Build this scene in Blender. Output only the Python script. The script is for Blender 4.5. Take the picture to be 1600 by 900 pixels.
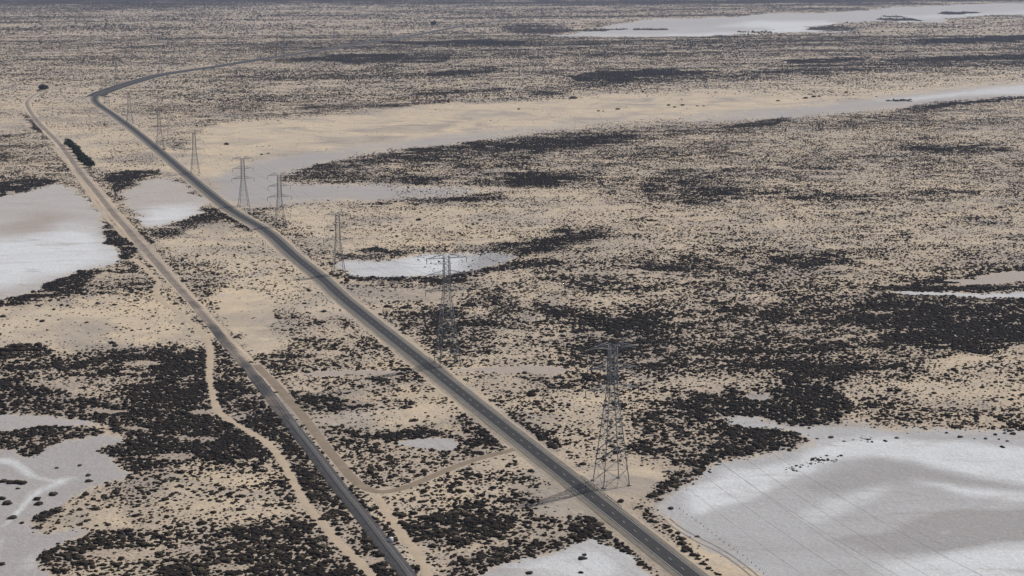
import bpy, math, random
import numpy as np
rng = np.random.default_rng(7); random.seed(7)
R = math.radians
for o in list(bpy.data.objects): bpy.data.objects.remove(o)
scene = bpy.context.scene
C = scene.collection

# ------------------------------------------------------------------ camera, sky, sun
THETA = math.asin(520/2772.0); FPX = 2772.0*math.cos(THETA)
HP = 239.0                      # camera height / cos(pitch)
HC = HP*math.cos(THETA)         # camera height above the plain, m
Y0 = -70.0                      # image row of the horizon in the 1600 px photograph
FF = FPX*HC/math.cos(THETA)**2; ZOFF = HC*math.tan(THETA)
cam = bpy.data.cameras.new('camera'); co = bpy.data.objects.new('camera', cam); C.objects.link(co)
cam.sensor_width = 36; cam.lens = FPX/1600*36; cam.clip_start = 1; cam.clip_end = 90000
co.location = (0, 0, HC); co.rotation_euler = (math.pi/2-THETA, 0, 0); scene.camera = co

SUN_EL, SUN_AZ = 50.0, math.atan2(.76, .65)     # sun stands ahead and to the right
w = bpy.data.worlds.new('World'); scene.world = w; w.use_nodes = True
nt = w.node_tree; bg = nt.nodes['Background']
sky = nt.nodes.new('ShaderNodeTexSky'); sky.sky_type = 'NISHITA'; sky.sun_disc = False
sky.sun_elevation = R(SUN_EL); sky.sun_rotation = SUN_AZ; sky.dust_density = 2.0
nt.links.new(sky.outputs[0], bg.inputs[0]); bg.inputs[1].default_value = 0.075
sl = bpy.data.lights.new('sun', 'SUN'); so = bpy.data.objects.new('sun', sl); C.objects.link(so)
sl.energy = 3.6; sl.angle = R(0.7); sl.color = (1, .955, .89)
so.rotation_euler = (R(90-SUN_EL), 0, -SUN_AZ+math.pi)
so.location = (300, 300, 400)
scene.view_settings.view_transform = 'Standard'; scene.view_settings.look = 'None'
scene.view_settings.exposure = 0.0; scene.view_settings.gamma = 1.0
scene.cycles.use_denoising = True
scene.cycles.max_bounces = 4; scene.cycles.diffuse_bounces = 2; scene.cycles.volume_bounces = 0
scene.cycles.transparent_max_bounces = 4

# ------------------------------------------------------------------ map between photo rows and the plain
def G(u, y):
    u = np.asarray(u, float); Y = np.asarray(y, float)-Y0
    return (u-800)*HP/Y, FF/Y-ZOFF
def UY(x, z):
    Y = FF/(z+ZOFF); return 800+x*Y/HP, Y+Y0

def vnoise(x, y, s, seed=0):
    x = x/s; y = y/s
    xi = np.floor(x).astype(np.int64); yi = np.floor(y).astype(np.int64)
    fx = x-xi; fy = y-yi; fx = fx*fx*(3-2*fx); fy = fy*fy*(3-2*fy)
    def h(a, b):
        n = (a*374761393+b*668265263+seed*974634777) & 0x7fffffff
        n = ((n ^ (n >> 13))*1274126177) & 0x7fffffff
        n = n ^ (n >> 16)
        return (n & 0xffff)/65535.0
    return ((h(xi, yi)*(1-fx)+h(xi+1, yi)*fx)*(1-fy)+(h(xi, yi+1)*(1-fx)+h(xi+1, yi+1)*fx)*fy)
def fbm(x, y, s, seed=0, o=3):
    t = 0; a = 1; n = 0
    for k in range(o):
        t = t+a*vnoise(x, y, s/2**k, seed+k*17); n += a; a *= .5
    return t/n-.5

# ------------------------------------------------------------------ traced map of the plain (photo px -> rasters)
U_MIN, U_MAX, V_MIN, V_MAX, ST = -500, 2100, -56, 1150, 2
UU, VV = np.meshgrid(np.arange(U_MIN, U_MAX, ST), np.arange(V_MIN, V_MAX, ST))
def P(s): return np.array([[float(a) for a in q.split(',')] for q in s.split()])
def inside(poly):
    x0, y0 = poly.min(0); x1, y1 = poly.max(0)
    m = np.zeros(UU.shape, bool)
    c0 = max(int((x0-U_MIN)/ST)-1, 0); c1 = min(int((x1-U_MIN)/ST)+2, UU.shape[1])
    r0 = max(int((y0-V_MIN)/ST)-1, 0); r1 = min(int((y1-V_MIN)/ST)+2, UU.shape[0])
    if c1 <= c0 or r1 <= r0: return m
    X = UU[r0:r1, c0:c1].astype(float); Yy = VV[r0:r1, c0:c1]+.01
    k = np.zeros(X.shape, bool)
    for i in range(len(poly)):
        ax, ay = poly[i]; bx, by = poly[i-1]
        if ay == by: continue
        k ^= ((ay > Yy) != (by > Yy)) & (X < (bx-ax)*(Yy-ay)/(by-ay)+ax)
    m[r0:r1, c0:c1] = k
    return m
def blur(a, kx, ky):
    for ax, k in ((1, kx), (0, ky)):
        if k < 1: continue
        pad = [(0, 0), (0, 0)]; pad[ax] = (k+1, k)
        c = np.cumsum(np.pad(a, pad, mode='edge'), axis=ax)
        n = a.shape[ax]
        a = (np.take(c, np.arange(2*k+1, 2*k+1+n), axis=ax)-np.take(c, np.arange(0, n), axis=ax))/(2*k+1)
    return a

# scrub cover: (cover, blur in cells, outline), later ones lie over earlier ones
COVER = [
 (.36,3,'-500,-56 2100,-56 2100,95 -500,95'),
 (.30,4,'-500,60 420,60 420,120 200,135 -500,130'),
 (.20,3,'-500,120 150,130 330,112 420,150 340,190 300,215 240,200 150,205 0,215 -500,215'),
 (.30,2,'190,140 340,112 480,120 460,178 330,186 230,180'),
 (.36,2,'330,112 600,90 820,80 820,150 700,160 560,170 450,180 340,176'),
 (.07,2,'70,195 240,205 300,250 290,285 250,275 190,270 130,265 90,235'),
 (.16,2,'150,215 240,212 262,255 200,262 160,245'),
 (.34,2,'-500,212 60,208 90,250 100,280 -500,290'),
 (.03,3,'-500,192 30,190 52,203 0,212 -500,214'),
 (.012,1,'280,255 300,215 340,192 450,184 560,176 640,166 720,160 830,158 960,148 1130,143 1330,148 1450,133 1600,122 2100,100 2100,140 1600,149 1430,165 1240,183 1000,191 850,205 700,225 560,240 450,266 430,284 470,290 620,291 760,294 700,309 560,312 440,317 370,325 330,300'),
 (.14,3,'1000,140 1300,128 1600,112 2100,92 2100,118 1600,126 1450,134 1330,146 1130,142'),
 (.12,1,'560,292 700,291 790,296 760,305 640,308 580,306'),
 (.33,3,'800,240 1240,190 1430,172 2100,150 2100,330 1500,330 1100,340 900,330 800,300'),
 (.27,3,'780,300 1000,320 1600,320 2100,330 2100,410 1300,395 900,400 800,360'),
 (.43,3,'850,400 1300,392 2100,415 2100,470 1300,465 850,470'),
 (.20,2,'430,322 560,316 700,318 900,298 980,330 880,362 760,385 640,390 560,396 520,390 470,360'),
 (.07,2,'425,325 520,325 520,385 470,362'),
 (.50,1,'436,284 450,268 540,250 640,235 760,224 860,214 1000,205 1180,190 1240,184 1240,194 1150,205 1000,216 920,235 850,242 800,256 860,268 905,274 880,290 800,292 700,290 620,288 540,291 470,288'),
 (.33,2,'640,262 760,245 850,245 800,258 820,270 740,275 660,276'),
 (.78,1,'448,270 540,249 640,234 760,224 850,214 1000,205 1000,211 850,226 700,243 560,260 460,278'),
 (.80,1,'830,222 920,214 960,222 900,236 820,244'),
 (.80,1,'800,272 930,266 925,278 850,290 790,292'),
 (.80,0,'585,284 640,275 690,279 660,288'),
 (.78,1,'560,313 700,308 790,302 800,307 700,315 600,318'),
 (.62,1,'1010,282 1060,275 1110,280 1175,290 1130,312 1060,320 1000,306'),
 (.55,1,'1140,302 1280,301 1400,304 1475,310 1300,314 1150,310'),
 (.72,1,'1400,229 1500,225 1560,227 1590,233 1500,242 1420,238'),
 (.88,0,'1400,172 1440,160 1500,153 1600,148 1700,146 1560,158 1500,164 1430,174'),
 (.88,0,'1120,198 1190,189 1240,182 1215,192 1170,200'),
 (.55,1,'1230,196 1400,176 1500,170 1440,190 1300,200'),
 (.45,1,'900,236 1100,222 1200,225 1060,240 920,246'),
 (.60,1,'1180,405 1350,388 1420,400 1300,420 1200,418'),
 (.65,1,'970,415 1080,405 1180,410 1130,424 1000,425'),
 (.80,1,'1350,462 1380,448 1440,440 1550,424 1700,416 1700,422 1600,424 1500,446 1600,450 1700,450 1700,458 1500,455 1400,458'),
 (.93,1,'850,372 880,359 915,363 905,378 870,390 800,404 790,398 830,388'),
 (.70,1,'900,372 945,354 965,359 930,376 890,386'),
 (.55,1,'780,380 850,372 800,395 740,398'),
 (.86,0,'528,400 560,400 600,398 590,404 545,408'),
 (.85,0,'565,392 595,386 640,394 610,402 575,400'),
 (.85,0,'545,430 660,435 700,432 740,420 800,412 870,402 900,412 830,420 770,428 720,442 690,446 660,443 600,438 550,436'),
 (.32,3,'540,440 690,446 800,430 850,425 850,465 700,460 640,500 560,470'),
 (.16,2,'540,450 640,455 600,500 560,480'),
 (.64,2,'640,500 700,480 740,455 780,450 802,480 792,520 740,542 690,542 650,528'),
 (.20,1,'715,480 760,478 765,492 725,495'),
 (.36,2,'740,540 850,470 920,480 960,560 900,572 740,572'),
 (.20,1,'925,458 1000,470 990,490 930,482'),
 (.12,1,'1115,458 1220,460 1235,478 1150,485'),
 (.62,3,'960,480 1100,470 1340,466 2100,465 2100,530 1560,552 1460,590 1300,600 1180,606 1060,610 1000,590 900,560 900,515'),
 (.69,2,'1370,468 1600,466 2100,466 2100,512 1550,546 1430,572 1350,545 1365,490'),
 (.85,1,'830,470 900,485 975,505 1000,520 930,512 850,492'),
 (.72,1,'880,545 960,540 1010,555 960,575 890,570'),
 (.26,2,'1480,556 1600,540 2100,530 2100,640 1450,640 1410,612'),
 (.50,2,'1360,628 1500,635 2100,630 2100,672 1500,668 1400,672 1330,665'),
 (.35,2,'690,586 900,586 1000,600 1050,625 980,655 900,650 800,645 740,615'),
 (.11,2,'870,625 945,612 950,655 880,662'),
 (.60,1,'800,582 960,583 975,600 900,606 820,600'),
 (.34,2,'960,600 1080,580 1160,600 1100,620 1020,650 960,660'),
 (.40,2,'790,660 880,655 1000,665 1010,735 930,725 860,720'),
 (.90,1,'790,648 815,655 845,678 880,705 868,712 830,690 800,668'),
 (.72,2,'990,655 1060,630 1110,612 1190,600 1300,590 1340,600 1200,640 1150,660 1270,685 1265,700 1180,712 1120,716 1075,745 1035,782 1005,785 1022,755 1030,735 1000,705'),
 (.93,0,'1120,668 1200,670 1250,682 1272,690 1268,700 1210,707 1130,712 1090,728 1050,762 1030,782 1010,782 1020,765 1050,738 1095,712'),
 (.22,1,'1160,618 1205,616 1215,628 1170,632'),
 (.90,1,'1180,640 1230,615 1310,606 1330,640 1295,668 1240,668 1195,655'),
 (.35,1,'1150,600 1230,596 1220,612 1150,616'),
 (.0,1,'905,735 930,728 990,728 1030,738 1022,765 990,785 950,780 925,765'),
 (.78,1,'985,788 1010,793 1050,820 1078,855 1068,862 1040,840 1000,812'),
 (.02,1,'1015,790 1050,800 1200,905 1500,1150 1400,1150 1120,905 1075,850'),
 # left of the highway
 (.14,2,'245,375 330,345 400,356 470,410 560,500 520,500 430,480 400,470 330,440 270,420'),
 (.32,2,'270,402 330,402 360,440 320,452 290,440'),
 (.85,0,'200,348 212,352 240,378 232,384 214,372'),
 (.80,1,'236,357 270,352 310,336 328,320 350,330 410,352 425,365 400,358 350,341 325,346 290,362 262,373 240,374'),
 (.93,0,'166,348 182,345 200,362 215,382 210,396 196,406 182,402 172,378'),
 (.30,1,'95,276 118,270 150,308 166,345 150,340 125,312 102,296'),
 (.80,0,'163,273 200,267 242,266 244,273 212,280 205,285 188,302 176,292 168,284'),
 (.82,0,'-500,287 0,284 60,278 92,284 72,293 0,307 -500,325'),
 (.60,1,'-500,236 0,236 22,240 10,252 -500,258'),
 (.75,0,'38,177 50,184 60,197 66,205 52,206 38,192'),
 (.40,1,'240,380 272,400 350,455 330,470 280,440 240,410'),
 (.30,1,'190,402 238,404 290,455 330,500 320,522 262,474 250,442 205,410'),
 (.50,2,'100,432 180,412 240,425 245,450 160,455 90,462'),
 (.92,0,'-500,500 5,477 60,456 86,440 118,424 152,432 140,446 85,464 20,480 -500,520'),
 (.12,2,'-500,500 40,480 150,458 262,468 325,530 322,548 180,545 60,545 -500,545'),
 (.05,2,'-500,500 40,484 150,475 180,500 130,535 0,538 -500,540'),
 (.22,1,'-500,455 0,456 30,452 10,465 -500,490'),
 (.01,1,'322,462 350,450 400,458 425,480 450,515 458,535 452,548 412,558 385,548 345,505'),
 (.92,0,'-500,548 0,546 30,536 72,540 76,554 50,562 0,562 -500,565'),
 (.55,2,'-500,562 100,556 180,546 322,546 326,612 200,620 100,598 -500,602'),
 (.72,1,'170,560 240,555 320,550 324,620 250,615 200,590'),
 (.94,1,'-500,602 0,600 60,602 120,622 200,622 330,604 338,640 352,662 425,702 432,712 300,722 242,742 190,736 182,716 140,702 190,686 160,662 90,650 0,644 -500,642'),
 (.45,1,'120,598 200,600 230,625 180,632 130,618'),
 (.95,0,'18,676 66,664 150,670 152,680 92,690 64,712 40,718 14,702 -500,700 -500,684'),
 (.52,1,'330,535 350,535 400,580 395,600 340,600'),
 (.86,1,'336,600 395,598 428,628 470,690 450,692 400,672 362,656 345,640'),
 (.30,0,'350,648 392,646 400,658 365,660'),
 (.75,1,'404,556 450,545 470,530 490,512 530,512 530,545 480,577 430,580 412,570'),
 (.42,2,'430,510 520,495 600,510 690,570 640,576 480,578 440,560'),
 (.40,2,'430,588 690,586 740,620 700,632 560,630 450,612'),
 (.92,1,'446,614 480,618 540,622 582,630 560,643 500,646 464,640'),
 (.13,2,'480,648 570,640 700,630 800,690 740,680 700,662 600,680 520,668'),
 (.60,2,'505,668 600,678 700,665 790,700 700,735 620,762 580,762 545,720'),
 (.84,1,'710,655 750,648 800,690 790,704 740,690'),
 (.85,1,'640,672 680,664 700,680 640,690'),
 (.45,2,'-500,900 60,870 200,745 300,722 430,715 470,790 560,880 600,1150 -500,1150'),
 (.25,2,'240,745 440,735 470,800 380,820 250,790'),
 (.90,0,'52,815 60,798 92,788 106,800 84,816'),
 (.20,1,'95,798 180,790 210,822 140,832 80,828'),
 (.70,1,'55,884 66,865 140,832 210,825 240,850 120,892'),
 (.74,2,'260,850 380,820 470,812 540,868 570,905 640,1150 200,1150 240,890'),
 (.72,1,'432,700 450,690 480,712 545,790 640,900 800,1150 700,1150 580,890 470,770'),
 (.92,0,'490,705 500,705 552,768 612,826 624,852 606,852 560,800 520,745'),
 (.35,2,'590,778 680,760 800,722 900,790 900,850 700,900 660,870'),
 (.84,1,'618,820 680,800 742,782 800,798 790,830 722,850 650,846'),
 (.10,1,'860,760 920,790 890,820 840,800'),
 (.78,1,'700,884 760,860 830,842 905,840 880,858 820,872 730,905 650,1150 560,1150'),
 (.93,1,'890,826 935,812 1000,864 1018,886 990,892 940,862 900,848'),
 (.93,0,'1440,1150 1444,1150 1443,1140'),
 (.75,0,'-500,217 0,212 30,210 62,204 66,205 30,213 0,216 -500,223'),
 # far streaks
 (.55,1,'800,138 900,130 1000,120 1200,110 1300,98 1420,88 2100,70 2100,96 1500,101 1350,112 1200,122 1000,130 880,146 800,152'),
 (.92,0,'880,120 940,112 1030,109 1130,112 1040,119 980,126 900,127'),
 (.85,0,'1230,94 1290,90 1370,88 1300,98 1240,99'),
 (.85,0,'1420,63 1600,55 2100,50 2100,58 1600,64 1450,68'),
 (.80,0,'1450,92 1600,84 2100,76 2100,90 1600,94'),
 (.75,0,'640,146 720,141 800,136 800,140 720,147 650,150'),
 (.65,0,'460,162 600,163 720,156 700,160 600,168 470,170'),
 (.70,0,'660,117 760,104 780,110 700,120'),
 (.60,0,'460,92 560,84 700,86 690,98 560,100'),
 (.80,0,'600,66 700,64 820,64 820,68 720,70 620,70'),
 (.75,0,'790,40 860,38 890,48 850,54 790,52'),
 (.62,1,'-500,-30 420,-30 460,2 300,12 100,16 -500,14'),
 (.70,1,'400,-30 2100,-30 2100,-4 1500,0 1300,6 800,3 420,3'),
]
# salt pans: (id, whiteness, warmth, blur, outline)
PAN = [
 (1,.35,.65,1,'-500,322 0,308 30,300 80,287 100,287 150,325 165,345 168,372 183,398 183,408 120,424 85,440 60,455 0,470 -500,510'),
 (2,.30,.8,1,'214,286 262,276 300,294 327,318 310,335 270,350 236,357 213,336 190,310'),
 (3,.22,.45,2,'340,300 345,272 400,254 480,240 600,226 700,212 850,198 1000,186 1200,172 1350,158 1430,145 1600,130 2100,108 2100,140 1600,149 1430,165 1240,184 1000,191 850,206 700,226 560,241 450,268 430,284 470,290 620,290 790,296 700,308 560,312 440,317 400,324 370,320'),
 (4,.60,.15,1,'537,410 600,408 660,398 760,394 815,402 770,416 720,428 640,434 600,434 545,431'),
 (5,.36,.22,2,'1022,792 1060,762 1100,732 1140,716 1200,712 1268,704 1282,690 1240,674 1130,664 1120,654 1200,654 1245,667 1290,668 1340,665 1400,672 1500,670 1600,672 2100,676 2100,1150 1500,1150 1190,905 1090,848'),
 (6,.45,.30,1,'735,905 800,880 850,866 890,856 935,842 975,868 1010,900 1180,1150 600,1150'),
 (7,.25,.45,1,'-500,642 0,644 90,650 100,655 160,660 150,665 90,668 65,664 20,675 -500,684'),
 (7,.22,.40,1,'70,696 95,690 152,680 190,686 185,692 140,702 182,716 190,736 206,740 200,750 132,765 100,790 52,812 70,835 140,822 130,832 66,862 55,885 80,905 100,1150 -500,1150 -500,700 14,702 40,718'),
 (8,.30,.40,0,'625,692 660,686 705,685 722,697 700,705 660,700'),
 (9,.1,.8,0,'462,583 530,577 600,577 645,580 600,584 490,587'),
 (10,.1,.8,0,'690,577 740,574 800,572 880,572 900,577 870,583 780,581'),
 (11,.55,.25,0,'1395,460 1440,457 1600,459 2100,460 2100,466 1600,466 1430,463'),
 (12,.15,.75,0,'1480,440 1530,432 1575,426 1640,424 2100,430 2100,436 1620,436 1580,441 1520,444'),
 (13,.40,.45,0,'840,57 900,53 915,46 960,38 1020,30 1130,27 1200,22 1300,20 1400,11 1600,4 2100,-6 2100,18 1600,24 1560,22 1500,27 1470,34 1420,36 1370,33 1310,36 1250,42 1345,49 1310,51 1200,51 1100,57 900,58'),
 (14,.15,.45,0,'1165,619 1200,618 1210,626 1175,630'),
 (15,.30,.1,0,'1000,655 1010,655 1008,658'),
]
WHITE = [ # brighter salt crust on the pans: (amount, blur, outline)
 (.50,3,'-500,372 60,370 120,345 166,380 180,402 90,432 0,450 -500,480'),
 (-.25,3,'20,350 60,335 110,330 100,345 40,362 0,372'),
 (.50,2,'215,332 260,322 325,316 310,334 270,348 238,354'),
 (-.6,3,'740,392 820,396 815,420 730,428'),
 (.30,2,'640,400 700,400 740,396 720,420 640,428'),
 (.45,1,'1070,765 1130,735 1240,722 1290,700 1300,686 1400,682 1500,690 1600,700 2100,700 2100,752 1600,757 1500,738 1420,716 1360,712 1300,722 1240,745 1190,768 1130,790 1080,806'),
 (-.18,2,'1300,735 1380,716 1440,724 1520,746 1600,762 2100,770 2100,775 1600,768 1450,750 1400,756 1300,770 1250,762'),
 (.3,1,'1420,745 1500,757 1600,772 2100,778 2100,784 1600,781 1500,768 1440,756'),
 (.30,1,'1240,806 1290,780 1340,764 1392,758 1380,772 1330,792 1270,816'),
 (.42,2,'1380,880 1440,872 1500,858 1600,850 2100,840 2100,1150 1380,1150'),
 (.20,1,'1460,752 1600,770 2100,775 2100,780 1600,778 1480,764'),
 (.45,0,'1370,156 1420,152 1500,142 1600,133 2100,110 2100,128 1600,146 1500,149 1430,157'),
 (.45,0,'900,58 930,55 1040,54 1180,50 1200,44 1120,40 1180,33 1290,32 1300,38 1250,44 1300,49 1200,51 1100,57'),(.3,0,'1380,28 1450,24 1600,18 2100,10 2100,14 1600,24 1440,29'),(-.1,1,'960,40 1120,30 1140,36 1000,44'),
 (.35,1,'800,890 860,868 930,862 960,895 900,905'),
 (.45,0,'-500,712 10,715 45,733 80,752 85,757 55,748 0,726 -500,730'),
 (.50,0,'75,760 112,750 96,758 60,770 38,790 22,812 10,822 20,800 45,772'),
 (.3,0,'80,752 120,745 122,748 92,760'),
 (.35,0,'0,860 12,838 14,842 4,870 -20,890'),
 (.25,1,'20,890 60,862 80,850 50,890'),
 (-.30,1,'1290,846 1370,836 1430,812 1490,796 1600,797 2100,800 2100,835 1560,846 1480,858 1380,862'),(.3,0,'1446,829 1480,826 1494,829 1470,833'),
]
cover = np.full(UU.shape, .33)
for c, b, s in COVER:
    m = inside(P(s)).astype(float)
    if b: m = blur(m, int(b*4.5), int(b*1.5+.5))
    cover = cover*(1-m)+c*m
salt = np.zeros(UU.shape); warm = np.full(UU.shape, .3); white = np.full(UU.shape, .4); pid = np.zeros(UU.shape, int)
for i, wh, wm, b, s in PAN:
    m0 = inside(P(s)); m = m0.astype(float)
    m = blur(m, b*4+2, b*2 if b else 0)
    salt = np.maximum(salt, m); pid[m0] = i
    mm = blur(m0.astype(float), 4, 3); mm = np.clip(mm*3, 0, 1)
    warm = warm*(1-mm)+wm*mm; white = white*(1-mm)+wh*mm
for a, b, s in WHITE:
    m = inside(P(s)).astype(float); white = white+a*blur(m, b*4+2, b+1)
cover = cover*(1-np.clip(salt*1.6-.5, 0, 1)*.985)
block = salt.copy()
# islands of scrub on the far pan and the sparse fringe on the middle one
for c, b, s in [(.85,0,'1255,46 1290,40 1340,44 1345,48 1310,50 1270,48'), (.8,0,'1360,31 1400,28 1455,31 1400,34'), (.8,0,'1455,21 1500,18 1530,21 1490,23'), (.8,0,'1160,50 1200,48 1205,51 1170,52'),
                (.8,0,'985,46 1040,46 1040,48 990,48'), (.8,0,'900,47 950,44 975,46 930,50'), (.85,0,'1380,157 1420,155 1428,158 1390,160'),(.6,0,'1360,25 1450,24 1400,27'),
                (.13,2,'600,292 700,291 790,296 700,307 620,306'), (.10,2,'640,398 800,398 760,420 660,428'), (.35,1,'1210,735 1260,722 1320,712 1320,720 1270,728 1220,740'), (.25,1,'1330,682 1365,680 1370,690 1340,690')]:
    m = inside(P(s)).astype(float); m = blur(m, b, b) if b else m; cover = cover*(1-m)+c*m; block = block*(1-np.clip(m*1.5, 0, 1))

def sample(a, u, y, order=1):
    c = np.clip((u-U_MIN)/ST, 0, UU.shape[1]-1.001); r = np.clip((y-V_MIN)/ST, 0, UU.shape[0]-1.001)
    ci = c.astype(int); ri = r.astype(int)
    if order == 0: return a[np.round(r).astype(int), np.round(c).astype(int)]
    fc = c-ci; fr = r-ri
    return (a[ri, ci]*(1-fc)+a[ri, ci+1]*fc)*(1-fr)+(a[ri+1, ci]*(1-fc)+a[ri+1, ci+1]*fc)*fr
def warp(x, z):                      # natural raggedness of every traced edge, in metres on the plain
    u, y = UY(x, z); Yv = np.clip(y-Y0, 30, 1200)
    a = 5200.0/Yv; far = np.clip((z-1200)/2500, 0, 1)
    n1 = fbm(x, z, 34, 3)*(1-far)+fbm(x, z, 150, 5)*far
    n2 = fbm(x, z, 34, 11)*(1-far)+fbm(x, z, 150, 13)*far
    n3 = fbm(x, z, 9, 21, 2); n4 = fbm(x, z, 9, 23, 2)
    return UY(x+(n1*1.9+n3*.5)*a, z+(n2*1.9+n4*.5)*a)

# ------------------------------------------------------------------ ways: centre lines traced on the plain
def spline(s, step=8.0):
    p = P(s); x, z = G(p[:, 0], p[:, 1]); q = np.stack([x, z], 1)
    q = np.vstack([2*q[0]-q[1], q, 2*q[-1]-q[-2]]); out = []
    for i in range(1, len(q)-2):
        a, b, c, d = q[i-1], q[i], q[i+1], q[i+2]
        n = max(2, int(np.linalg.norm(c-b)/step))
        t = (np.arange(n)/n)[:, None]
        out.append(.5*((2*b)+(-a+c)*t+(2*a-5*b+4*c-d)*t**2+(-a+3*b-3*c+d)*t**3))
    out.append(q[-2][None]); out = np.vstack(out)
    for k in range(3):
        out[1:-1] = out[1:-1]*.5+(out[:-2]+out[2:])*.25
    return out
ROAD = spline('1580,1300 1329,1100 1204,1000 1047,875 902.7,760 764,650 652,560 541,471 504,437 460,401 415,361 357,326 292,273 250,237 205,200 172,176 153,163 148,155 155,147 185,136 212,127.5 250,117.5 300,109.5 345,103 400,94 480,82 560,69.5 640,56.5 740,38 800,31')
RAIL = spline('740,1060 690,980 635,897 596,846 564.5,804 530,762 490,707.5 460,670 424,622 385,572.5 351.5,534 326,502 305,476.5 284,454 263,430 244.5,409 219,379.5 198,355.5 175.5,330 153,301 130.5,275 112,249 93,224 78,209 64.5,195.5 52,180 44,167 44,158 58,146 75,141 110,133 170,122')
TRACKW = spline('700,1080 640,980 578,894 551,870 524,843 500,814 480,790 463,763 452,739 439,718 422,695 400,680 365,662 344,649 335,632 332,610 326,583 329,550 323,529 302,508 284,490 257,475 243,456 249,442 240,433 227,419 206,404')
ACCESS = spline('812,699 795,706 760,712 720,725 680,742 640,760 610,769 585,770 562,760 535,730 508,696 480,658 462,638 440,612 420,590 400,570')
PATHS = spline('585,774 605,800 625,830 650,860 665,890 700,960 760,1060')
PATHN = spline('195,372 165,340 140,305 122,280 105,255 85,230')
PATHR = spline('232,392 262,425 290,452 330,495 365,535 395,565')
def dist_to(line, x, z):
    d = np.full(x.shape, 1e9)
    if len(line) > 900: line = line[::2]
    for i in range(0, len(line)-1):
        a = line[i]; b = line[i+1]; ab = b-a
        m = (np.abs(x-a[0]) < 60) & (np.abs(z-a[1]) < 60)
        if not m.any(): continue
        px = x[m]-a[0]; pz = z[m]-a[1]
        t = np.clip((px*ab[0]+pz*ab[1])/(ab@ab+1e-9), 0, 1)
        d[m] = np.minimum(d[m], np.hypot(px-t*ab[0], pz-t*ab[1]))
    return d
# distance fields on a coarse world grid near the ways (x -900..900, z 300..3600)
GX0, GZ0, GS = -960, 380, 2.0
gxn, gzn = 650, 3250
gx, gz = np.meshgrid(GX0+GS*np.arange(gxn), GZ0+GS*np.arange(gzn))
def field(line):
    f = np.full(gx.shape, 50.0)
    for i in range(len(line)-1):
        a = line[i]; b = line[i+1]
        n = 1
        c0 = int((min(a[0], b[0])-26-GX0)/GS); c1 = int((max(a[0], b[0])+26-GX0)/GS)+1
        r0 = int((min(a[1], b[1])-26-GZ0)/GS); r1 = int((max(a[1], b[1])+26-GZ0)/GS)+1
        c0 = max(c0, 0); r0 = max(r0, 0)
        if c1 <= c0 or r1 <= r0 or c0 >= gxn or r0 >= gzn: continue
        X = gx[r0:r1, c0:c1]-a[0]; Z = gz[r0:r1, c0:c1]-a[1]; ab = b-a
        t = np.clip((X*ab[0]+Z*ab[1])/(ab@ab+1e-9), 0, 1)
        f[r0:r1, c0:c1] = np.minimum(f[r0:r1, c0:c1], np.hypot(X-t*ab[0], Z-t*ab[1]))
    return f
def fs(f, x, z):
    c = np.clip((x-GX0)/GS, 0, gxn-1.01); r = np.clip((z-GZ0)/GS, 0, gzn-1.01)
    ci = c.astype(int); ri = r.astype(int); fc = c-ci; fr = r-ri
    v = (f[ri, ci]*(1-fc)+f[ri, ci+1]*fc)*(1-fr)+(f[ri+1, ci]*(1-fc)+f[ri+1, ci+1]*fc)*fr
    out = (x < GX0) | (x > GX0+GS*(gxn-1)) | (z < GZ0) | (z > GZ0+GS*(gzn-1))
    return np.where(out, 50.0, v)
PATHM = spline('92,222 118,262 150,312 185,352 205,378')
PATHV = spline('478,440 520,486 600,566 660,622 730,690 800,760')
F_ROAD, F_RAIL = field(ROAD), field(RAIL)
F_TRK = np.minimum(np.minimum(field(TRACKW)-1.9, field(ACCESS)-2.6), np.minimum(field(PATHS)-1.9, np.minimum(np.minimum(field(PATHN), field(PATHR)), field(PATHM))-1.4))
LINE_ROW = spline('472,460 517,512 590,572 660,632 720,680', 8); F_ROW = field(LINE_ROW)

def height(x, z):
    u, y = UY(x, z)
    near = np.clip((1700-z)/700, 0, 1)*np.clip((z-200)/200, 0, 1)
    s = np.clip(sample(salt, u, y)*1.5, 0, 1)
    h = fbm(x, z, 120, 71, 2)*3.6+fbm(x, z, 38, 77, 2)*1.9
    h = np.maximum(h+.35, 0)
    way = np.clip((np.minimum(np.minimum(fs(F_ROAD, x, z), fs(F_RAIL, x, z)), fs(F_TRK, x, z))-7)/14, 0, 1)
    return h*near*(1-s)*way

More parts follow.
